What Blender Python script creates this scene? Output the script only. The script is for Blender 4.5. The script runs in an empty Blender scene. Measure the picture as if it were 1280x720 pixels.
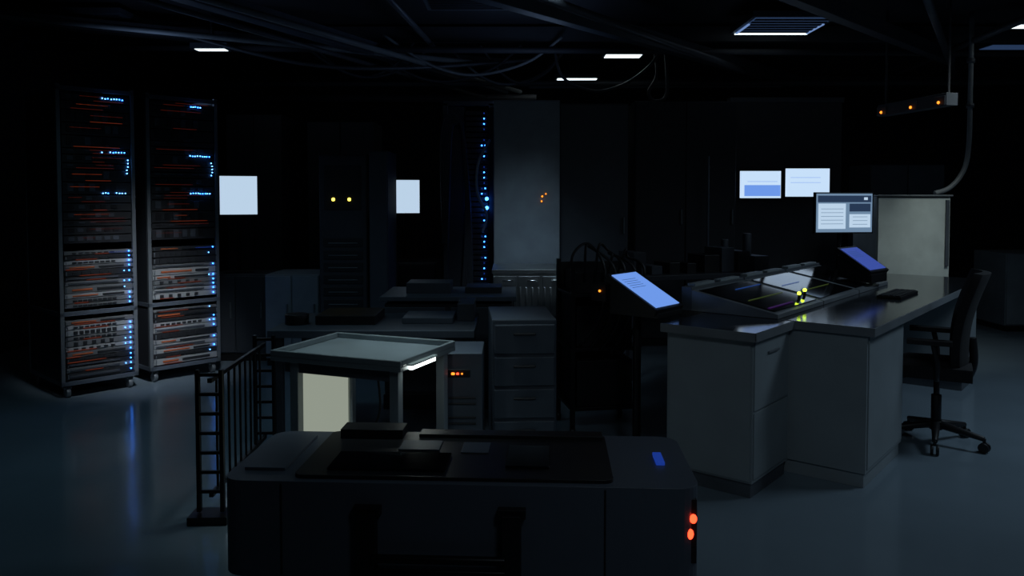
import bpy, bmesh, math, random
from mathutils import Vector, Matrix, Euler
random.seed(4)
S=bpy.context.scene
try:
    S.view_settings.view_transform='Standard'; S.view_settings.look='None'
    S.view_settings.exposure=0
except Exception as e: print(e)

# ---------------------------------------------------------------- materials
def mat(name,col,rough=.5,metal=0.,emit=None,es=0.,noise=.12,nscale=6.,coat=0.,bump=0.,spec=.5):
    m=bpy.data.materials.new(name); m.use_nodes=True
    nt=m.node_tree; b=nt.nodes['Principled BSDF']
    b.inputs['Base Color'].default_value=(*col,1)
    b.inputs['Roughness'].default_value=rough
    b.inputs['Metallic'].default_value=metal
    b.inputs['Specular IOR Level'].default_value=spec
    b.inputs['Coat Weight'].default_value=coat
    if emit:
        b.inputs['Emission Color'].default_value=(*emit,1)
        b.inputs['Emission Strength'].default_value=es
    else:
        tc=nt.nodes.new('ShaderNodeTexCoord'); n=nt.nodes.new('ShaderNodeTexNoise')
        n.inputs['Scale'].default_value=nscale; n.inputs['Detail'].default_value=4
        nt.links.new(tc.outputs['Object'],n.inputs['Vector'])
        r=nt.nodes.new('ShaderNodeValToRGB')
        r.color_ramp.elements[0].position=.3; r.color_ramp.elements[1].position=.7
        r.color_ramp.elements[0].color=(*[c*(1-noise) for c in col],1)
        r.color_ramp.elements[1].color=(*[min(1,c*(1+noise)) for c in col],1)
        nt.links.new(n.outputs['Fac'],r.inputs['Fac']); nt.links.new(r.outputs['Color'],b.inputs['Base Color'])
        mr=nt.nodes.new('ShaderNodeMapRange')
        mr.inputs['To Min'].default_value=max(0,rough*.85); mr.inputs['To Max'].default_value=min(1,rough*1.15)
        nt.links.new(n.outputs['Fac'],mr.inputs['Value']); nt.links.new(mr.outputs['Result'],b.inputs['Roughness'])
        if bump:
            bp=nt.nodes.new('ShaderNodeBump'); bp.inputs['Strength'].default_value=bump
            n2=nt.nodes.new('ShaderNodeTexNoise'); n2.inputs['Scale'].default_value=nscale*12
            nt.links.new(tc.outputs['Object'],n2.inputs['Vector'])
            nt.links.new(n2.outputs['Fac'],bp.inputs['Height']); nt.links.new(bp.outputs['Normal'],b.inputs['Normal'])
    return m
M={}
def D(k,*a,**kw): M[k]=mat(k,*a,**kw)
D('epoxy_floor',(.20,.26,.31),rough=.14,nscale=1.3,noise=.08)
D('wall_paint',(.035,.038,.050),rough=.8,nscale=3)
D('ceiling_paint',(.03,.033,.042),rough=.9,nscale=3)
D('pipe_metal',(.12,.13,.15),rough=.5,metal=.4)
D('pipe_dark',(.06,.063,.075),rough=.6)
D('pipe_light',(.24,.26,.28),rough=.45)
D('desk_panel',(.30,.345,.37),rough=.5,noise=.05)
D('desk_panel_dark',(.10,.115,.135),rough=.5)
D('desk_top',(.025,.029,.035),rough=.12,noise=.1)
D('desk_edge',(.20,.22,.24),rough=.4)
D('black_plastic',(.010,.010,.012),rough=.45)
D('black_metal',(.008,.008,.010),rough=.38,metal=.2)
D('black_fabric',(.012,.012,.014),rough=.9,bump=.3,nscale=30)
D('glass_black',(.006,.007,.009),rough=.07)
D('grey_metal',(.16,.18,.2),rough=.45,metal=.2)
D('cab_pale',(.26,.30,.34),rough=.5)
D('cab_grey',(.09,.11,.14),rough=.5)
D('cab_dark',(.03,.034,.043),rough=.55)
D('cab_mid',(.06,.07,.088),rough=.55)
D('cab_white',(.50,.54,.52),rough=.5)
D('steel',(.5,.52,.53),rough=.38,metal=1.)
D('chrome',(.6,.6,.6),rough=.2,metal=1.)
D('server_dark',(.02,.022,.026),rough=.5)
D('server_grey',(.34,.36,.38),rough=.45,metal=.1)
D('server_mid',(.15,.16,.17),rough=.5,metal=.1)
D('server_orange',(.5,.12,.04),rough=.5)
D('cart_shell',(.10,.12,.155),rough=.42,noise=.04)
D('tray_white',(.25,.29,.31),rough=.4)
def E(k,c,s): M[k]=mat(k,(.01,.01,.01),emit=c,es=s)
E('led_blue',(.03,.2,1.),13)
E('led_cyan',(.10,.36,1.),8)
E('led_blue_dim',(.02,.08,.6),.4)
E('led_orange_line',(1.,.13,.03),.12)
E('led_orange_faint',(1.,.10,.03),.045)
E('led_yellow',(1.,.75,.08),4)
E('led_amber',(1.,.24,.02),2.5)
E('led_red',(1.,.045,.015),5)
E('led_lime',(.65,1.,.05),4)
E('line_blue',(.05,.2,.9),.25)
E('line_purple',(.35,.05,.8),.06)
E('line_green',(.4,.6,.1),.10)
E('screen_pale',(.62,.8,1.),.8)
E('screen_white',(.6,.78,1.),.95)
E('screen_blue',(.17,.35,.9),.9)
E('screen_blue2',(.07,.13,.62),.55)
E('screen_ui',(.25,.4,.6),.6)
E('screen_ui_dark',(.03,.06,.13),.6)
E('screen_text',(.04,.1,.3),.6)
E('screen_cyan',(.2,.6,1.),1.2)
E('troffer',(.8,.95,1.),2.)
E('troffer_dim',(.15,.3,.7),.12)
E('troffer_edge',(.3,.5,1.),.5)
E('lamp_white',(.9,1.,.95),8)
E('backlit_panel',(.86,.95,.78),.32)

# ---------------------------------------------------------------- builder
class B:
    def __init__(s,name,loc=(0,0,0),rz=0.,bevel=.004,seg=2):
        s.name=name;s.loc=loc;s.rz=rz;s.bm=bmesh.new();s.mats=[];s.bev=bevel;s.seg=seg
    def mi(s,k):
        if k not in s.mats: s.mats.append(k)
        return s.mats.index(k)
    def box(s,c,size,k,rot=(0,0,0),taper=None):
        R=Euler(rot).to_matrix(); vs=[]
        for dx,dy,dz in [(-1,-1,-1),(1,-1,-1),(1,1,-1),(-1,1,-1),(-1,-1,1),(1,-1,1),(1,1,1),(-1,1,1)]:
            f=taper if (taper and dz>0) else 1
            vs.append(s.bm.verts.new(Vector(c)+R@Vector((dx*size[0]/2*f,dy*size[1]/2*f,dz*size[2]/2))))
        for f in [(0,3,2,1),(4,5,6,7),(0,1,5,4),(1,2,6,5),(2,3,7,6),(3,0,4,7)]:
            s.bm.faces.new([vs[i] for i in f]).material_index=s.mi(k)
    def bx(s,x0,x1,y0,y1,z0,z1,k): s.box(((x0+x1)/2,(y0+y1)/2,(z0+z1)/2),(abs(x1-x0),abs(y1-y0),abs(z1-z0)),k)
    def prism(s,poly,z0,z1,k,ktop=None):
        n=len(poly)
        def zz(z,i): return z[i] if isinstance(z,(list,tuple)) else z
        a=[s.bm.verts.new((p[0],p[1],zz(z0,i))) for i,p in enumerate(poly)]
        b=[s.bm.verts.new((p[0],p[1],zz(z1,i))) for i,p in enumerate(poly)]
        s.bm.faces.new(a[::-1]).material_index=s.mi(k)
        s.bm.faces.new(b).material_index=s.mi(ktop or k)
        for i in range(n):
            j=(i+1)%n
            s.bm.faces.new([a[i],a[j],b[j],b[i]]).material_index=s.mi(k)
    def extr(s,prof,axis_pts,k):
        x0,x1=axis_pts;n=len(prof)
        a=[s.bm.verts.new((x0,p[0],p[1])) for p in prof]; b=[s.bm.verts.new((x1,p[0],p[1])) for p in prof]
        s.bm.faces.new(a).material_index=s.mi(k); s.bm.faces.new(b[::-1]).material_index=s.mi(k)
        for i in range(n):
            j=(i+1)%n; s.bm.faces.new([a[j],a[i],b[i],b[j]]).material_index=s.mi(k)
    def cyl(s,p,q,r,k,n=14,r2=None):
        p=Vector(p);q=Vector(q);r2=r if r2 is None else r2
        d=(q-p).normalized(); u=d.orthogonal().normalized(); w=d.cross(u)
        A=[];Bq=[]
        for i in range(n):
            t=2*math.pi*i/n;o=u*math.cos(t)+w*math.sin(t)
            A.append(s.bm.verts.new(p+o*r));Bq.append(s.bm.verts.new(q+o*r2))
        s.bm.faces.new(A[::-1]).material_index=s.mi(k);s.bm.faces.new(Bq).material_index=s.mi(k)
        for i in range(n):
            j=(i+1)%n;f=s.bm.faces.new([A[i],A[j],Bq[j],Bq[i]]);f.material_index=s.mi(k);f.smooth=True
    def tube(s,pts,r,k,n=8,sub=6):
        P=[Vector(p) for p in pts]; out=[]
        if len(P)>2 and sub>1:
            for i in range(len(P)-1):
                p0=P[max(i-1,0)];p1=P[i];p2=P[i+1];p3=P[min(i+2,len(P)-1)]
                for j in range(sub):
                    t=j/sub
                    out.append(.5*((2*p1)+(p2-p0)*t+(2*p0-5*p1+4*p2-p3)*t*t+(3*p1-p0-3*p2+p3)*t**3))
            out.append(P[-1])
        else: out=P
        rings=[];up=None
        for i,p in enumerate(out):
            d=(out[min(i+1,len(out)-1)]-out[max(i-1,0)]).normalized()
            if up is None: up=d.orthogonal().normalized()
            u=(up-d*up.dot(d)).normalized();up=u;w=d.cross(u)
            rings.append([s.bm.verts.new(p+(u*math.cos(2*math.pi*j/n)+w*math.sin(2*math.pi*j/n))*r) for j in range(n)])
        for a,b in zip(rings,rings[1:]):
            for j in range(n):
                f=s.bm.faces.new([a[j],a[(j+1)%n],b[(j+1)%n],b[j]]);f.material_index=s.mi(k);f.smooth=True
        s.bm.faces.new(rings[0][::-1]).material_index=s.mi(k);s.bm.faces.new(rings[-1]).material_index=s.mi(k)
    def sph(s,c,r,k,sc=(1,1,1)):
        g=bmesh.ops.create_icosphere(s.bm,subdivisions=2,radius=r,matrix=Matrix.Translation(c)@Matrix.Diagonal((*sc,1)))
        for v in g['verts']:
            for f in v.link_faces: f.material_index=s.mi(k);f.smooth=True
    def sheet(s,fn,nu,nv,th,k):
        F_=[[None]*(nv+1) for _ in range(nu+1)];K_=[[None]*(nv+1) for _ in range(nu+1)]
        for i in range(nu+1):
            for j in range(nv+1):
                p,nr=fn(i/nu,j/nv);F_[i][j]=s.bm.verts.new(p+nr*th/2);K_[i][j]=s.bm.verts.new(p-nr*th/2)
        def q(*v):
            f=s.bm.faces.new(v);f.material_index=s.mi(k);f.smooth=True
        for i in range(nu):
            for j in range(nv):
                q(F_[i][j],F_[i+1][j],F_[i+1][j+1],F_[i][j+1]);q(K_[i][j],K_[i][j+1],K_[i+1][j+1],K_[i+1][j])
        for i in range(nu):
            q(F_[i][0],K_[i][0],K_[i+1][0],F_[i+1][0]);q(F_[i][nv],F_[i+1][nv],K_[i+1][nv],K_[i][nv])
        for j in range(nv):
            q(F_[0][j],F_[0][j+1],K_[0][j+1],K_[0][j]);q(F_[nu][j],K_[nu][j],K_[nu][j+1],F_[nu][j+1])
    def done(s):
        bmesh.ops.recalc_face_normals(s.bm,faces=s.bm.faces)
        me=bpy.data.meshes.new(s.name);s.bm.to_mesh(me);s.bm.free()
        for k in s.mats: me.materials.append(M[k])
        o=bpy.data.objects.new(s.name,me);S.collection.objects.link(o)
        o.location=s.loc;o.rotation_euler=(0,0,s.rz)
        if s.bev:
            m=o.modifiers.new('bevel','BEVEL');m.width=s.bev;m.segments=s.seg;m.limit_method='ANGLE';m.angle_limit=math.radians(50)
            m.use_clamp_overlap=True
        return o

# ---------------------------------------------------------------- room
XL,XR,Y0,Y1,ZC=-4.6,6.6,-1.2,12.,3.05
def slab(n,x0,x1,y0,y1,z0,z1,k):
    b=B(n,bevel=0);b.bx(x0,x1,y0,y1,z0,z1,k);b.done()
slab('floor',XL-.1,XR+.1,Y0-.1,Y1+.1,-.1,0,'epoxy_floor')
slab('ceiling',XL-.1,XR+.1,Y0-.1,Y1+.1,ZC,ZC+.1,'ceiling_paint')
slab('wall_left',XL-.1,XL,Y0,Y1,0,ZC,'wall_paint')
slab('wall_right',XR,XR+.1,Y0,Y1,0,ZC,'wall_paint')
slab('wall_back',XL-.1,XR+.1,Y1,Y1+.1,0,ZC,'wall_paint')
slab('wall_front',XL-.1,XR+.1,Y0-.1,Y0,0,ZC,'wall_paint')
slab('baseboard_back',XL,XR,Y1-.015,Y1,0,.1,'cab_dark')
slab('baseboard_left',XL,XL+.015,Y0,Y1-.02,0,.1,'cab_dark')
slab('baseboard_right',XR-.015,XR,Y0,Y1-.02,0,.1,'cab_dark')

# ---------------------------------------------------------------- server racks
def server_rack(loc,rz,seed,w=.575,h=2.18,dep=.7):
    rnd=random.Random(seed)
    b=B('server_rack',loc,rz,bevel=.0015,seg=1)
    p=.026
    for x in (0,w-p):
        for y in (0,dep-p): b.bx(x,x+p,y,y+p,.09,h,'grey_metal')
    for z in (.09,h-.04,.575):
        b.bx(0,w,.0,p,z,z+.03,'cab_grey');b.bx(0,w,dep-p,dep,z,z+.03,'cab_grey')
        b.bx(0,p,0,dep,z,z+.03,'cab_grey');b.bx(w-p,w,0,dep,z,z+.03,'cab_grey')
    b.bx(p,w-p,dep-.04,dep-.03,.12,h-.03,'cab_dark')
    b.bx(.004,.010,.04,dep-.04,.12,h-.03,'cab_dark');b.bx(w-.010,w-.004,.04,dep-.04,.12,h-.03,'cab_dark')
    for x in (.05,w-.05):
        for y in (.06,dep-.06):
            b.cyl((x,y,.09),(x,y,.06),.014,'grey_metal');b.cyl((x-.014,y-.01,.037),(x+.014,y-.01,.037),.037,'grey_metal')
            b.box((x,y,.07),(.05,.05,.012),'grey_metal')
    L=p+.006;R=w-p-.006
    def led(x,z,k='led_blue',s=.0065): b.box((x,-.006,z),(s,.006,s),k)
    for z0,z1 in ((.13,.555),(.63,1.03)):
        z=z0
        while z<z1-.02:
            hh=rnd.choice((.032,.036,.044,.05))
            hh=min(hh,z1-z)
            k=rnd.choice(('server_grey','server_mid','server_grey','server_mid','server_dark'))
            b.bx(L,R,.002,dep-.15,z,z+hh-.005,k)
            fy=-.002
            t=rnd.random()
            if t<.4:
                n=rnd.randint(5,9)
                for i in range(n):
                    x=L+.05+(R-L-.16)*i/n;b.bx(x,x+.028,fy-.002,.002,z+.008,z+hh-.013,'server_dark')
            elif t<.75:
                x=L+.03+rnd.random()*.05;x2=x+.1+rnd.random()*.15
                b.bx(x,x2,fy-.002,.002,z+hh*.3,z+hh*.55,'server_orange')
                b.bx(x2+.03,R-.06,fy-.002,.002,z+hh*.25,z+hh*.6,'server_dark')
            else:
                b.bx(L+.02,R-.1,fy-.002,.002,z+hh*.25,z+hh*.6,'cab_mid')
            if rnd.random()<.55:
                x=L+rnd.random()*.2;b.bx(x,x+.08+rnd.random()*.2,-.004,.0,z+.001,z+.005,'led_orange_line')
            for s_ in (L+.006,R-.006): b.cyl((s_,-.02,z+.006),(s_,-.02,z+hh-.01),.004,'grey_metal',n=6);
            if rnd.random()<.7:
                led(R-.025,z+hh*.45,s=.008)
            if rnd.random()<.25: led(R-.06,z+hh*.45,'led_cyan')
            z+=hh
    for i in range(9): led(R-.16+.015*i+rnd.random()*.004,1.01,'led_blue_dim',.006)
    z=1.08
    while z<h-.07:
        hh=rnd.choice((.044,.06,.088))
        hh=min(hh,h-.05-z)
        b.bx(L,R,.004,dep-.15,z,z+hh-.006,'server_dark')
        for rep in range(2):
            if rnd.random()<.7:
                x=L+.02+rnd.random()*.2;x2=min(R-.04,x+.08+rnd.random()*.25);zo=z+.006+rep*(hh*.5)
                b.bx(x,x2,-.001,.004,zo,zo+.003,rnd.choice(('led_orange_line','led_orange_faint','led_orange_faint')))
        n=rnd.randint(3,7)
        for i in range(n):
            x=L+.03+(R-L-.1)*i/n;b.bx(x,x+.04,.0,.004,z+.018,z+hh-.014,'cab_mid' if rnd.random()<.4 else 'black_plastic')
        z+=hh
    for zz,x0,n in ((2.10,w-.22,8),(1.72,w-.23,9),(1.43,w-.23,9)):
        for i in range(n):
            if rnd.random()<.88: led(x0+i*.019+rnd.random()*.006,zz+rnd.choice((0,0,.003)),'led_cyan' if rnd.random()<.5 else 'led_blue',.0075)
    for i in range(5):led(w-.06+rnd.choice((0,.008)),1.67-i*.024,'led_cyan',.0075)
    b.done()
a1=math.atan2(.42,.39)
server_rack((-3.11,5.48,0),a1,11,w=.52)
server_rack((-2.72,5.97,0),a1,12,w=.56)

# ---------------------------------------------------------------- generic cabinets
def plain_cab(name,x0,x1,y0,y1,h,k,doors=1,leds=(),vents=0,rz=0,handle=True,z0=.0):
    cx,cy=(x0+x1)/2,(y0+y1)/2;w=(x1-x0);d=y1-y0
    b=B(name,(cx,cy,0),rz,bevel=.004)
    b.bx(-w/2+.01,w/2-.01,-d/2+.02,d/2-.01,z0,z0+.06,'black_plastic')
    b.bx(-w/2,w/2,-d/2+.02,d/2,z0+.06,h,k)
    dw=w/doors
    for i in range(doors):
        x=-w/2+i*dw
        b.bx(x+.006,x+dw-.006,-d/2,-d/2+.02,z0+.075,h-.01,k)
        if handle: b.bx(x+dw-.045,x+dw-.03,-d/2-.02,-d/2,h*.5,h*.5+.14,'grey_metal')
    for i in range(vents):
        zz=h-.12-i*.03
        b.bx(-w*.3,w*.3,-d/2-.003,-d/2+.001,zz,zz+.012,'black_plastic')
    for (lx,lz,k2,r) in leds:
        b.cyl((lx,-d/2-.012,lz),(lx,-d/2+.002,lz),r,k2,n=12);b.cyl((lx,-d/2-.006,lz),(lx,-d/2+.001,lz),r*1.5,'black_plastic',n=12)
    return b
plain_cab('tall_cabinet',-.150,.39,6.5,7.2,2.19,'cab_pale',1,[(.125,1.41,'led_amber',.008),(.155,1.43,'led_amber',.006),(.12,1.37,'led_amber',.007)],handle=False).done()
plain_cab('tall_cabinet',.40,.98,6.75,7.4,2.19,'cab_mid',1).done()
plain_cab('tall_cabinet',1.15,2.1,7.5,8.1,2.3,'cab_dark',2).done()
b=plain_cab('control_cabinet',-1.57,-1.18,6.5,7.1,1.75,'cab_mid',1,[(-.075,1.385,'led_yellow',.014),(.055,1.385,'led_yellow',.014)],handle=False)
b.bx(-.15,.15,-.306,-.29,1.3,1.66,'cab_dark')
for i in range(9): b.bx(-.16,.16,-.31,-.298,.2+i*.1,.27+i*.1,'cab_dark');b.bx(-.12,.12,-.318,-.308,.225+i*.1,.235+i*.1,'grey_metal')
b.done()
plain_cab('control_cabinet',-1.165,-1.01,6.5,7.0,1.78,'cab_grey',1,handle=False).done()
plain_cab('storage_cabinet',-2.05,-1.60,6.6,7.15,.76,'cab_pale',2).done()
plain_cab('storage_cabinet',-2.62,-2.10,6.8,7.3,.74,'cab_mid',2).done()
plain_cab('tall_cabinet',-3.1,-2.5,8.7,9.4,2.3,'cab_mid',2).done()
plain_cab('tall_cabinet',-2.3,-1.55,9.,9.6,2.25,'cab_mid',2).done()

# screens
def screen(name,loc,rz,w,h,k,zc,base=None,tilt=0,deco=None,thick=.03):
    b=B(name,loc,rz,bevel=.003)
    R=Euler((tilt,0,0)).to_matrix()
    def P(x,y,z): return Vector((0,0,zc))+R@Vector((x,y,z))
    def bx(c,s_,kk): b.box(P(*c),s_,kk,rot=(tilt,0,0))
    bx((0,thick/2,0),(w+.02,thick,h+.02),'black_plastic')
    bx((0,-.001,0),(w,.004,h),k)
    if deco:
        for (x,z,ww,hh,kk) in deco: bx((x,-.004,z),(ww,.003,hh),kk)
    if base is not None:
        bx((0,thick+.02,0),(.12,.04,.12),'black_plastic')
        b.cyl((0,thick+.03,zc),(0,thick+.05,base+.012),.016,'black_metal')
        b.box((0,thick+.03,base+.008),(.24,.16,.016),'black_plastic')
    return b
screen('desktop_monitor',(-2.39,7.0,0),math.radians(20),.31,.335,'screen_pale',1.42,base=.745).done()
b=screen('desktop_monitor',(-1.04,7.75,0),math.radians(14),.29,.32,'screen_pale',1.41,base=.785);b.done()
plain_cab('storage_cabinet',-1.4,-.72,7.5,8.1,.78,'cab_dark',2).done()
screen('wall_monitor',(2.48,8.0,0),0,.41,.27,'screen_white',1.53,deco=[(.02,-.06,.36,.11,'screen_blue'),(.02,.03,.3,.004,'screen_blue')]).done()
screen('wall_monitor',(2.95,8.0,0),0,.44,.28,'screen_white',1.55,deco=[(-.02,.05,.3,.004,'screen_blue'),(-.02,.0,.3,.004,'screen_blue')]).done()
b=B('equipment_partition',bevel=.004)
b.bx(2.2,3.3,8.035,8.12,0,2.35,'cab_dark')
for x in (2.2,2.75,3.3): b.bx(x-.02,x+.02,8.12,8.16,0,2.38,'cab_mid')
b.bx(2.18,3.32,8.03,8.16,2.35,2.4,'cab_mid');b.done()

# blue LED equipment rack
b=B('network_rack',(-.62,7.0,0),0,bevel=.002,seg=1)
for x in (.02,.42):
    for y in (0,.6): b.bx(x,x+.04,y,y+.04,0,2.22,'cab_dark')
b.bx(.02,.46,0,.64,2.2,2.24,'cab_dark');b.bx(.02,.46,0,.64,.02,.06,'cab_dark')
b.bx(.06,.2,.05,.6,.06,2.2,'cab_dark')
for i in range(44):
    z=.1+i*.047
    b.bx(.21,.41,.05,.55,z,z+.036,'server_dark')
    if random.random()<.85:
        n=1 if random.random()<.6 else 2
        for j in range(n): b.box((.375+.03*j-.02*(n-1),.044,z+.018),(.010,.008,.010),random.choice(('led_blue','led_blue','led_blue_dim','led_blue_dim')))
for k_ in range(5):
    b.tube([(.02+.01*k_,-.02-.01*k_,1.0),(.01+.02*k_,-.05,1.9),(.1+.01*k_,-.06,2.12-.02*k_),(.2,-.06,1.95),(.26-.01*k_,-.05,1.2),(.27-.02*k_,-.02,.6)],.012,'pipe_dark')
b.tube([(.43,-.04,1.9),(.33,-.1,1.7),(.32,-.1,1.45),(.4,-.06,1.25),(.36,.0,1.1)],.012,'cab_white')
b.sph((.4,-.01,1.39),.016,'led_blue');b.sph((.4,-.01,1.31),.016,'led_blue')
b.done()

# stainless bench in front of tall cabinet
b=B('stainless_bench',(.13,6.12,0),0,bevel=.003)
b.bx(-.28,.28,-.25,.3,.84,.87,'steel')
b.bx(-.27,.27,-.24,.29,.5,.84,'steel')
for i in range(3): b.bx(-.265+.18*i,-.265+.17*(i+1),-.25,-.24,.53,.82,'steel');b.cyl((-.2+.18*i,-.265,.79),(-.12+.18*i,-.265,.79),.006,'chrome')
for i in range(12): b.cyl((-.25+.045*i,-.256,.56),(-.25+.045*i,-.256,.74),.008,'steel',n=10)
for x in (-.25,.25):
    for y in (-.2,.25): b.bx(x-.02,x+.02,y-.02,y+.02,0,.5,'steel')
b.done()

# ---------------------------------------------------------------- mid benches
b=B('lab_bench',(-.75,4.80,0),0,bevel=.004)
b.bx(-.62,.54,-.35,.35,.62,.655,'cab_mid');b.bx(-.62,.54,-.36,-.35,.615,.658,'cab_grey')
for x in (-.57,.49):
    for y in (-.3,.3): b.bx(x-.025,x+.025,y-.025,y+.025,0,.62,'cab_mid')
b.bx(-.4,-.05,-.15,.2,.655,.71,'black_plastic');b.bx(.1,.4,-.1,.2,.655,.69,'cab_grey');b.cyl((-.52,-.1,.655),(-.52,-.1,.715),.07,'black_plastic')
b.bx(.42,.52,.0,.3,.655,.76,'cab_mid')
b.done()
b=B('lab_bench',(-.42,5.52,0),0,bevel=.004)
b.bx(-.45,.45,-.3,.3,.72,.75,'cab_grey');b.bx(-.42,.42,-.28,.28,.1,.70,'cab_dark')
b.bx(-.42,-.02,-.29,-.28,.12,.68,'cab_mid');b.bx(.02,.42,-.29,-.28,.12,.68,'cab_mid');b.bx(-.43,.43,-.28,.28,0,.1,'black_plastic')
b.bx(-.3,.0,-.1,.15,.75,.82,'cab_mid');b.bx(.1,.35,-.1,.15,.75,.79,'cab_dark')
b.done()

# work table with tray and under-lamp
ang=math.radians(-22)
b=B('work_table',(-.70,3.80,0),ang,bevel=.004)
w,d,zt=.69,.54,.68
b.bx(-w/2,w/2,-d/2,d/2,zt-.035,zt-.012,'tray_white')
for a in ((-w/2,w/2,-d/2,-d/2+.018),(-w/2,w/2,d/2-.018,d/2),(-w/2,-w/2+.018,-d/2+.018,d/2-.018),(w/2-.018,w/2,-d/2+.018,d/2-.018)):
    b.bx(*a,zt-.012,zt+.015,'tray_white')
for x in (-w/2+.11,w/2-.05):
    for y in (-d/2+.05,d/2-.05): b.bx(x-.022,x+.022,y-.022,y+.022,0,zt-.035,'tray_white')
b.bx(-w/2+.05,w/2-.05,-d/2+.04,-d/2+.06,zt-.09,zt-.035,'cab_mid')
b.bx(-w/2+.11,w/2-.05,d/2-.06,d/2-.04,.12,.16,'cab_mid')
b.bx(-w/2+.03,-w/2+.32,-d/2+.14,-d/2+.16,.1,zt-.06,'backlit_panel')
b.bx(-w/2+.02,-w/2+.33,-d/2+.16,-d/2+.18,.09,zt-.05,'cab_white')
b.bx(w/2,w/2+.022,-.20,.02,zt-.035,zt-.018,'lamp_white');b.bx(w/2,w/2+.027,-.21,.03,zt-.018,zt-.008,'cab_white')
b.tube([(.05,.0,zt-.04),(.09,-.02,.4),(.03,-.05,.2),(.1,-.02,.01)],.006,'black_plastic')
b.done()

# drawer cabinets
b=B('control_box',(-.25,4.18,0),0,bevel=.005)
b.bx(-.115,.10,-.2,.14,.03,.62,'cab_grey');b.bx(-.11,.095,-.19,.13,0,.03,'black_plastic')
for i in range(3):
    b.bx(-.07,.07,-.208,-.199,.16+i*.1,.17+i*.1,'black_plastic');b.bx(-.07,.07,-.208,-.199,.19+i*.1,.20+i*.1,'black_plastic')
b.bx(-.07,.04,-.21,-.198,.50,.54,'black_plastic')
b.box((-.045,-.214,.52),(.018,.01,.012),'led_amber');b.box((-.022,-.214,.52),(.014,.01,.010),'led_red');b.box((.0,-.214,.52),(.01,.01,.008),'led_amber')
b.done()
b=B('drawer_cabinet',(.05,4.4,0),math.radians(4),bevel=.006)
b.bx(-.17,.17,-.22,.3,.04,.76,'cab_grey');b.bx(-.16,.16,-.2,.28,0,.04,'black_plastic')
for i in range(4):
    z=.07+i*.17;b.bx(-.16,.16,-.235,-.22,z,z+.155,'cab_grey')
    b.bx(-.06,.06,-.25,-.235,z+.1,z+.112,'black_plastic')
b.done()

# guard frame
b=B('barrier_frame',(-1.32,3.85,0),math.radians(2),bevel=.003)
for y in (-.43,.43):
    for x in (-.05,.05): b.bx(x-.009,x+.009,y-.012,y+.012,.04,.66,'black_metal')
    for i in range(7): b.bx(-.05,.05,y-.008,y+.008,.12+.085*i,.135+.085*i,'black_metal')
    b.bx(-.085,.085,y-.06,y+.06,0,.035,'black_metal')
for z in (.1,.6): b.bx(-.01,.01,-.43,.43,z,z+.02,'black_metal')
for i in range(9): 
    y=-.34+i*.085;b.cyl((0,y,.1),(0,y,.61),.006,'black_metal',n=8)
b.done()

# ---------------------------------------------------------------- foreground cart
b=B('service_cart',(-.165,2.84,0),math.radians(-3),bevel=.02,seg=4)
W=1.57;Dp=.56
def rr(w_,d_,r,n=6,cx=0,cy=0):
    pts=[]
    for (sx,sy,a0) in ((1,-1,-90),(1,1,0),(-1,1,90),(-1,-1,180)):
        for i in range(n+1):
            t=math.radians(a0+90*i/n);pts.append((cx+sx*(w_/2-r)+r*math.cos(t),cy+sy*(d_/2-r)+r*math.sin(t)))
    return pts
b.prism(rr(W,Dp,.07),.15,.47,'cart_shell')
b.prism(rr(W-.1,Dp-.1,.05),.06,.16,'black_plastic')
b.prism(rr(1.06,.50,.03,cx=-.02,cy=.0),.465,.482,'black_plastic')
b.bx(-.74,-.60,-.18,.2,.468,.480,'cart_shell')
b.bx(-.5,-.26,.16,.26,.47,.515,'black_plastic')
b.bx(-.2,.5,.18,.25,.47,.495,'black_plastic')
b.bx(-.25,-.1,.02,.13,.482,.487,'cab_grey');b.bx(-.02,.08,.0,.12,.482,.486,'cab_grey')
b.bx(.15,.3,-.15,.08,.482,.490,'glass_black');b.bx(-.45,-.05,-.2,-.02,.482,.490,'glass_black')
b.bx(.67,.70,-.06,.05,.47,.482,'led_blue_dim')
for x in (-.58,.48): b.bx(x-.003,x+.003,-.284,-.27,.16,.462,'black_plastic')
for x in (-.29,.18):
    b.bx(x-.03,x+.03,-.325,-.28,.08,.385,'black_plastic');b.bx(x-.045,x+.045,-.31,-.28,.37,.40,'black_plastic')
b.cyl((-.27,-.325,.24),(.16,-.325,.24),.014,'black_metal');b.cyl((-.27,-.325,.2),(.16,-.325,.2),.008,'black_metal')
for x in (-.6,.6):
    for y in (-.18,.18): b.cyl((x-.02,y,.06),(x+.02,y,.06),.06,'black_plastic',n=20);b.bx(x-.03,x+.03,y-.02,y+.02,.07,.1,'grey_metal')
b.bx(.72,.775,-.265,-.16,.22,.43,'black_plastic')
b.sph((.763,-.268,.368),.012,'led_red',(1,.6,1.3));b.sph((.753,-.268,.318),.012,'led_red',(1,.6,1.5))
b.done()

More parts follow.
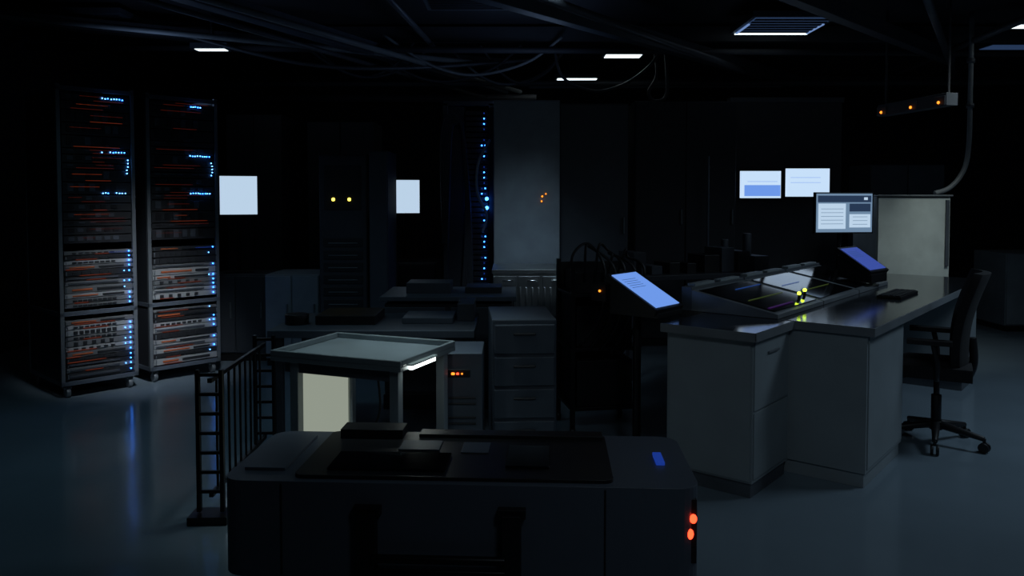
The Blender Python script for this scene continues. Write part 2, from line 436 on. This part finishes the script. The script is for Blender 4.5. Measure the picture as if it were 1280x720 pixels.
# ---------------------------------------------------------------- control console
O=Vector((1.37,4.04,0));RZ=math.atan2(.775,.63)
b=B('control_desk',O,RZ,bevel=.004)
L=3.0
b.bx(0,L,-.44,.58,.742,.78,'desk_top')
b.bx(-.006,L,-.448,-.44,.74,.782,'desk_edge');b.bx(-.008,0,-.448,.0,.74,.782,'desk_edge')  # pale strips, here and below, paint in the highlight along the desktop edges
b.bx(-.49,0,-.06,.42,.742,.78,'desk_top');b.bx(-.498,-.0,-.068,-.06,.74,.782,'desk_edge');b.bx(-.498,-.49,-.068,.42,.74,.782,'desk_edge')
b.bx(-.46,-.01,-.04,.40,.07,.742,'desk_panel');b.bx(-.45,-.02,-.03,.39,0,.07,'desk_panel_dark')
b.bx(-.466,-.46,-.03,.39,.08,.735,'desk_panel')
b.bx(-.45,-.03,-.046,-.04,.09,.40,'desk_panel');b.bx(-.45,-.03,-.046,-.04,.41,.735,'desk_panel');b.bx(-.3,-.17,-.056,-.046,.66,.67,'grey_metal')
b.bx(.01,.69,-.41,.52,.07,.742,'desk_panel');b.bx(.02,.68,-.40,.5,0,.07,'desk_panel')
b.bx(.03,.67,-.416,-.41,.09,.735,'desk_panel')
b.bx(L-.5,L-.03,-.40,.5,.07,.742,'desk_panel');b.bx(L-.49,L-.04,-.39,.49,0,.07,'desk_panel_dark')
b.bx(.69,L-.5,.45,.52,.06,.742,'desk_panel_dark')
ZL,ZH=.80,.895
def slope(x0,x1,k,kt,zo=0,y0=.02,y1=.50,ins=0):
    f=lambda y:ZL+(ZH-ZL)*(y-.0)/.5
    prof=[(y0+ins,f(y0+ins)+zo),(y1-ins,f(y1-ins)+zo),(y1-ins,.781 if not ins else f(y1-ins)+zo-.004),(y0+ins,.781 if not ins else f(y0+ins)+zo-.004)]
    b.extr(prof,(x0,x1),k)
for i,(x0,x1) in enumerate(((.0,.70),(.715,1.40),(1.415,2.1))):
    slope(x0,x1,'desk_edge','x')
    slope(x0+.03,x1-.03,'glass_black','x',zo=.006,ins=.03)
    b.bx(x0,x1,.50,.56,.781,.91,'desk_panel_dark')
    b.bx(x0+.05,x0+.3,.505,.55,.91,.925,'desk_panel');b.bx(x0+.38,x1-.06,.505,.55,.91,.922,'desk_panel')
def onslope(x0,x1,y,k,wd=.005):
    z=ZL+(ZH-ZL)*y/.5+.0085
    b.box(((x0+x1)/2,y,z),(x1-x0,wd,.003),k,rot=(math.atan((ZH-ZL)/.5),0,0))
onslope(.3,.66,.38,'line_blue',.004);onslope(.1,.6,.22,'line_green',.003);onslope(.05,.4,.09,'line_purple',.012)
onslope(.8,1.1,.3,'line_blue',.003);onslope(.8,1.3,.18,'line_green',.003)
for (x,y) in ((.53,.10),(.68,.12)):
    z=ZL+(ZH-ZL)*y/.5+.006
    b.cyl((x,y,z),(x,y,z+.025),.008,'black_plastic');b.sph((x,y,z+.033),.011,'led_lime')
b.done()
def loc(a,n,z=0): return O+Matrix.Rotation(RZ,3,'Z')@Vector((a,n,z))
b=B('keyboard',loc(1.45,-.2,.781),RZ,bevel=.002)
b.bx(-.22,.22,-.07,.07,0,.016,'black_plastic')
for i in range(14):
    for j in range(4): b.bx(-.21+i*.03,-.185+i*.03,-.06+j*.032,-.035+j*.032,.016,.022,'server_dark')
b.done()

# monitor on console
deco=[(0,.105,.43,.05,'screen_ui_dark'),(-.10,-.025,.22,.19,'screen_pale'),(.125,.04,.17,.06,'screen_ui_dark'),(.125,-.06,.17,.10,'screen_pale')]
for i in range(5): deco.append((-.10,.03-.028*i,.18,.004,'screen_ui'))
for i in range(3): deco.append((.125,-.03-.028*i,.12,.004,'screen_ui'))
deco.append((.17,.107,.03,.02,'screen_pale'))
# offset text lines slightly proud of the pages
p=Vector((2.50,6.02,0))
b=screen('desktop_monitor',p,math.radians(8),.45,.29,'screen_ui',1.285,base=.782,deco=deco[:4])
for (x,z,ww,hh,kk) in deco[4:]: b.box((x,-.0065,1.285+z),(ww,.003,hh),kk)
b.done()

def tablet(name,loc_,rz,w,h,tilt,k,textk='screen_text'):
    b=B(name,loc_,rz,bevel=.003)
    R=Euler((tilt,0,0)).to_matrix()
    def bx(c,s_,kk): b.box(R@Vector(c),s_,kk,rot=(tilt,0,0))
    bx((0,0,-.02),(w+.04,h+.04,.035),'black_plastic')
    bx((0,0,0),(w,h,.004),k)
    for i in range(5): bx((-.03,h*.32-i*h*.06,.003),(w*.55,.003,.001),textk)
    return b
b=tablet('tablet_computer',(.715,4.27,.91),math.radians(50),.245,.31,math.radians(29),'screen_blue')
b.extr([(-.15,-.13),(.14,-.13),(.14,.03),(.02,-.03),(-.15,-.11)],(-.13,.13),'black_plastic')
b.cyl((0,.05,-.12),(0,.05,-.895),.022,'black_metal');b.cyl((0,.05,-.91),(0,.05,-.885),.15,'black_metal',n=24)
b.box((-.1,.2,-.02),(.1,.09,.09),'black_plastic');b.sph((-.155,.19,-.01),.007,'led_amber')
b.done()
q=loc(1.74,.11,.0)
b=tablet('tablet_computer',(q.x+.02,q.y,.985),math.radians(44),.26,.24,math.radians(33),'screen_blue2')
b.extr([(-.11,-.155),(.12,-.125),(.12,.02),(.08,.02),(-.11,-.10)],(-.13,.13),'black_plastic')
b.done()

# box cabinet at far end
b=plain_cab('equipment_cabinet',3.2,3.84,7.0,7.5,1.41,'cab_white',1,handle=False)
b.bx(-.33,.33,-.27,.26,1.41,1.425,'grey_metal');b.bx(.27,.30,-.27,-.25,.8,1.38,'cab_mid')
b.done()
b=B('conduit_pipe',bevel=0)
b.tube([(4.1,7.2,3.04),(4.1,7.2,2.3),(4.1,7.2,1.95),(4.08,7.2,1.72),(4.02,7.2,1.58),(3.92,7.2,1.48),(3.80,7.2,1.44)],.022,'pipe_light',n=12)
for z in (2.2,2.6): b.cyl((4.1,7.2,z),(4.1,7.2,z+.04),.034,'pipe_metal')
b.done()
b=B('status_light_bar',(3.37,6.72,2.17),math.radians(99),bevel=.004)
b.bx(-.44,.44,-.05,.05,-.05,.05,'cab_mid')
for x in (-.36,-.02,.38): b.sph((x,.058,-.02),.012,'led_amber');b.bx(x-.07,x+.07,.05,.056,-.045,.03,'cab_mid')
for x in (-.40,.40): b.cyl((x,0,.05),(x,0,.88),.010,'pipe_dark')
b.done()

b=B('instrument_bench',(1.45,6.5,0),math.radians(20),bevel=.003)
b.bx(-.7,.7,-.25,.25,.76,.80,'cab_dark')
for x in (-.65,.65):
    for y in (-.2,.2): b.bx(x-.025,x+.025,y-.025,y+.025,0,.76,'cab_dark')
for i in range(8):
    x=-.6+i*.16;h=random.uniform(.06,.2);b.bx(x,x+random.uniform(.08,.14),-.15,.1,.80,.80+h,random.choice(('cab_dark','black_plastic','cab_mid')))
b.cyl((.55,0,.8),(.55,0,1.1),.035,'cab_mid');b.cyl((.4,.1,.8),(.4,.1,1.05),.03,'cab_mid')
b.cyl((.3,.2,.8),(.3,.2,1.75),.01,'cab_grey')
b.done()
plain_cab('storage_cabinet',5.15,6.3,8.3,8.9,.82,'cab_pale',3).done()
plain_cab('storage_cabinet',3.95,4.55,8.3,8.9,.75,'cab_dark',2).done()
b=plain_cab('tall_cabinet',4.12,4.97,9.2,9.8,1.78,'cab_grey',2);b.done()

# black equipment trolley with looping cables
b=B('cable_trolley',(.52,4.85,0),math.radians(10),bevel=.003)
for x in (-.2,.2):
    for y in (-.18,.18): b.bx(x-.013,x+.013,y-.013,y+.013,.06,1.02,'black_metal');b.cyl((x-.012,y,.03),(x+.012,y,.03),.03,'black_plastic')
for z in (.15,.5,.82): b.bx(-.21,.21,-.19,.19,z,z+.02,'black_metal')
b.bx(-.2,.2,.17,.18,.15,1.0,'black_plastic');b.bx(-.19,-.18,-.17,.17,.15,.82,'black_plastic')
b.bx(-.17,.17,-.15,.15,.84,.96,'black_plastic');b.bx(-.17,.17,-.15,.15,.52,.76,'black_plastic');b.bx(-.17,.17,-.16,.15,.17,.44,'black_plastic')
for i in range(5):
    x=-.18+i*.06
    b.tube([(x,-.15,.9),(x-.03+.02*i,-.2,1.06+.03*(i%3)),(x+.08-.05*(i%2),-.15,1.13-.02*i),(x+.16,-.22,.98),(x+.12,-.23,.7),(x+.02,-.21,.55-.02*i)],.008,'black_plastic')
b.done()

# ---------------------------------------------------------------- office chair (faces +x local)
b=B('office_chair',(2.42,4.52,0),math.radians(152),bevel=.003)
for i in range(5):
    t=2*math.pi*i/5+.3;c,s_=math.cos(t),math.sin(t)
    b.cyl((.03*c,.03*s_,.11),(.25*c,.25*s_,.075),.024,'black_plastic',n=10,r2=.014)
    b.cyl((.25*c,.25*s_,.08),(.25*c,.25*s_,.05),.008,'black_plastic',n=8)
    for o in (-.014,.014):
        px,py=.25*c-s_*o,.25*s_+c*o
        b.cyl((px+s_*.008,py-c*.008,.028),(px-s_*.008,py+c*.008,.028),.028,'black_plastic',n=14)
b.cyl((0,0,.08),(0,0,.13),.035,'black_plastic');b.cyl((0,0,.13),(0,0,.28),.027,'black_plastic');b.cyl((0,0,.27),(0,0,.40),.016,'black_metal')
b.box((0,0,.395),(.22,.18,.035),'black_plastic')
def seat(u,v):
    x=-.17+.40*u;y=-.22+.44*v
    ed=1-(abs(2*v-1)**4);z=.445-.02*(1-ed)+.012*abs(2*v-1)**2-.05*max(0,(u-.8)/.2)**2
    y*=(1-.08*u)
    return Vector((x,y,z)),Vector((0,0,1))
b.sheet(seat,10,10,.07,'black_fabric')
def back(u,v):
    z=.46+.53*v
    wd=.225*(1-.22*max(0,(v-.5)/.5)**2-.15*(1-v)**2)
    y=(2*u-1)*wd
    x=-.135-.09*v+.03*math.sin(math.pi*v*1.1) +.05*(2*u-1)**2
    return Vector((x,y,z)),Vector((1,0,.15)).normalized()
b.sheet(back,12,14,.045,'black_fabric')
b.tube([(-.1,0,.385),(-.15,0,.39),(-.18,0,.48),(-.17,0,.62)],.022,'black_plastic')
for sg in (-1,1):
    y=.25*sg
    b.tube([(.0,.18*sg,.40),(.0,.23*sg,.42),(.0,y,.5),(.02,y,.60)],.014,'black_plastic')
    b.box((.04,y,.615),(.22,.06,.028),'black_plastic')
b.done()

# ---------------------------------------------------------------- ceiling services
b=B('ceiling_beams',bevel=.004)
def beam(p,q,w,h,k='pipe_dark'):
    p=Vector(p);q=Vector(q);d=q-p;b.box((p+q)/2,(d.length,w,h),k,rot=(0,0,math.atan2(d.y,d.x)))
beam((-3.4,2.7,2.78),(-.1,10.3,2.78),.12,.12,'cab_grey')
beam((-1.2,4.3,2.80),(3.4,9.7,2.80),.1,.14,'cab_grey')
beam((1.2,4.8,2.80),(4.4,8.1,2.80),.1,.12,'cab_mid')
beam((-4.4,6.4,2.86),(0,8.9,2.86),.14,.1)
beam((-4.4,7.7,2.95),(6.4,7.7,2.95),.1,.14);beam((-4.4,5.2,2.95),(6.4,5.2,2.95),.1,.14);beam((-4.4,10.8,2.95),(6.4,10.8,2.95),.1,.14)
b.done()
b=B('ceiling_pipes',bevel=0)
for (p,q,r,k) in [((-4.4,7.3,2.76),(6.4,7.9,2.80),.03,'pipe_dark'),((-4.4,9.3,2.7),(6.4,9.0,2.7),.035,'pipe_metal'),
    ((.2,9.25,2.68),(3.1,9.3,2.70),.03,'pipe_light'),((-2.6,4.0,2.7),(.1,9.6,2.66),.025,'pipe_light'),((-2.8,4.0,2.66),(-.3,9.9,2.62),.02,'pipe_metal'),
    ((-.3,4.5,2.68),(2.3,8.0,2.66),.03,'pipe_metal'),((-4.2,5.7,2.74),(-.4,8.0,2.74),.025,'pipe_light'),((2.4,4.8,2.75),(4.9,8.9,2.72),.03,'pipe_metal'),
    ((-3.8,9.9,2.62),(.3,9.9,2.62),.05,'pipe_dark'),((-1.0,4.6,2.86),(-.6,10,2.86),.025,'pipe_metal'),((3.9,5.2,2.8),(4.4,9.8,2.8),.03,'pipe_metal')]:
    b.tube([p,q],r,k,n=10)
b.done()
b=B('ceiling_cables',bevel=0)
for i in range(6):
    x=random.uniform(-2.2,.2);y=random.uniform(7.3,8.6);r=random.uniform(.4,.9);dz=random.uniform(.08,.22)
    b.tube([(x-r,y-.2,2.9),(x-r*.5,y,2.78-dz*.6),(x,y+.1,2.78-dz),(x+r*.6,y,2.78-dz*.5),(x+r,y-.1,2.9)],.014,random.choice(('pipe_dark','cab_mid','pipe_light')))
b.tube([(1.42,8.05,2.9),(1.44,8.0,2.62),(1.36,8.0,2.45),(1.42,8.0,2.36),(1.54,8.0,2.44),(1.52,8.0,2.9)],.018,'pipe_dark')
b.tube([(.42,8.0,2.9),(.5,8.0,2.6),(.8,8.0,2.46),(1.1,8.0,2.52),(1.36,8.0,2.7),(1.5,8.,2.9)],.015,'pipe_metal')
b.tube([(-3.0,7.0,2.85),(-1.9,7.2,2.6),(-1.0,7.6,2.62),(.2,8.2,2.8)],.018,'pipe_metal')
b.done()
def troffer(x0,x1,y0,y1,z,k,frame=True,louv=0,name='ceiling_light'):
    b=B(name,bevel=.002,seg=1)
    b.bx(x0,x1,y0,y1,z,z+.05,'cab_grey' if frame else 'cab_dark');b.bx(x0+.03,x1-.03,y0+.03,y1-.03,z-.004,z,k)
    for i in range(louv):
        yy=y0+.06+(y1-y0-.1)*i/louv;b.bx(x0+.04,x1-.04,yy,yy+(y1-y0)/louv*.4,z-.012,z-.004,'cab_dark')
    b.cyl(((x0+x1)/2,(y0+y1)/2,z+.05),((x0+x1)/2,(y0+y1)/2,3.05),.01,'pipe_dark')
    return b
b=troffer(2.0,2.72,6.7,7.4,2.9,'troffer_dim',louv=6)
b.bx(2.03,2.69,7.34,7.37,2.885,2.895,'troffer');b.bx(2.03,2.05,6.95,7.34,2.885,2.895,'troffer_edge');b.bx(2.67,2.69,6.95,7.34,2.885,2.895,'troffer_edge');b.done()
troffer(.93,1.36,8.2,8.45,2.86,'troffer').done()
troffer(.52,1.06,9.7,10.0,2.84,'troffer').done()
troffer(-2.87,-2.54,7.18,7.34,2.73,'troffer').done()
troffer(4.2,4.8,6.7,6.9,2.84,'troffer').done()
troffer(4.7,5.3,7.9,8.2,2.9,'troffer_dim').done()
troffer(-.7,.15,6.2,6.7,2.95,'cab_grey',louv=7,name='ceiling_vent').done()
troffer(-4.0,-3.3,6.8,7.2,2.95,'cab_grey',louv=7,name='ceiling_vent').done()

# ---------------------------------------------------------------- lights
def area(n,loc_,tgt,size,power,col,sy=None,spread=math.pi):
    l=bpy.data.lights.new(n,'AREA');l.energy=power;l.color=col;l.size=size;l.spread=spread
    if sy: l.shape='RECTANGLE';l.size_y=sy
    o=bpy.data.objects.new(n,l);S.collection.objects.link(o);o.location=loc_
    o.rotation_euler=(Vector(tgt)-Vector(loc_)).to_track_quat('-Z','Y').to_euler()
area('downlight_right',(4.3,4.2,2.95),(3.6,4.2,0),1.0,16,(.62,.82,1.),spread=math.radians(130))
area('fill_front',(.9,.6,2.95),(1.5,3.6,.3),.6,2.8,(.68,.86,1.),spread=math.radians(100))  # added fill from above the camera to brighten the fronts
area('downlight_left',(-1.7,4.2,2.95),(-2.1,4.6,0),.6,2.2,(.45,.80,1.),spread=math.radians(110))
area('fill_rack',(-1.6,4.2,2.95),(-2.6,5.8,.75),.25,1.6,(.85,.92,1.),spread=math.radians(26))  # added narrow fill that lifts the lower halves of the server racks
area('downlight_table',(-.45,4.0,2.95),(-.5,3.85,0),.3,1.6,(.74,.95,1.),spread=math.radians(45))
area('fill_box_cabinet',(3.6,5.6,2.95),(3.6,6.9,1.0),.3,1.1,(.88,1.,.97),spread=math.radians(45))  # added fill to brighten the box cabinet
area('fill_bench',(.15,4.9,2.95),(.13,6.2,.9),.3,1.0,(.6,.82,1.),spread=math.radians(40))  # added fill for the steel bench and the pale cabinet behind it
area('fill_ceiling_mid',(.2,6.85,2.25),(-.2,6.9,3.),.5,1.6,(.4,.6,1.))  # added hidden fill aimed up, ambient light for the dark ceiling
area('fill_ceiling_left',(-2.9,6.3,2.25),(-2.4,6.4,3.),.4,.9,(.4,.6,1.))  # second added ceiling fill, hidden above the server racks
w=bpy.data.worlds.new('world');S.world=w;w.use_nodes=True
w.node_tree.nodes['Background'].inputs[0].default_value=(.25,.4,.8,1);w.node_tree.nodes['Background'].inputs[1].default_value=.004

# ---------------------------------------------------------------- camera
cam=bpy.data.cameras.new('camera');o=bpy.data.objects.new('camera',cam);S.collection.objects.link(o)
cam.sensor_width=36;cam.lens=28.125;cam.clip_start=.05
cam.shift_y=-73/1280
o.location=(0,0,1.4);o.rotation_euler=(math.pi/2-math.atan(.04),0,0)
S.camera=o
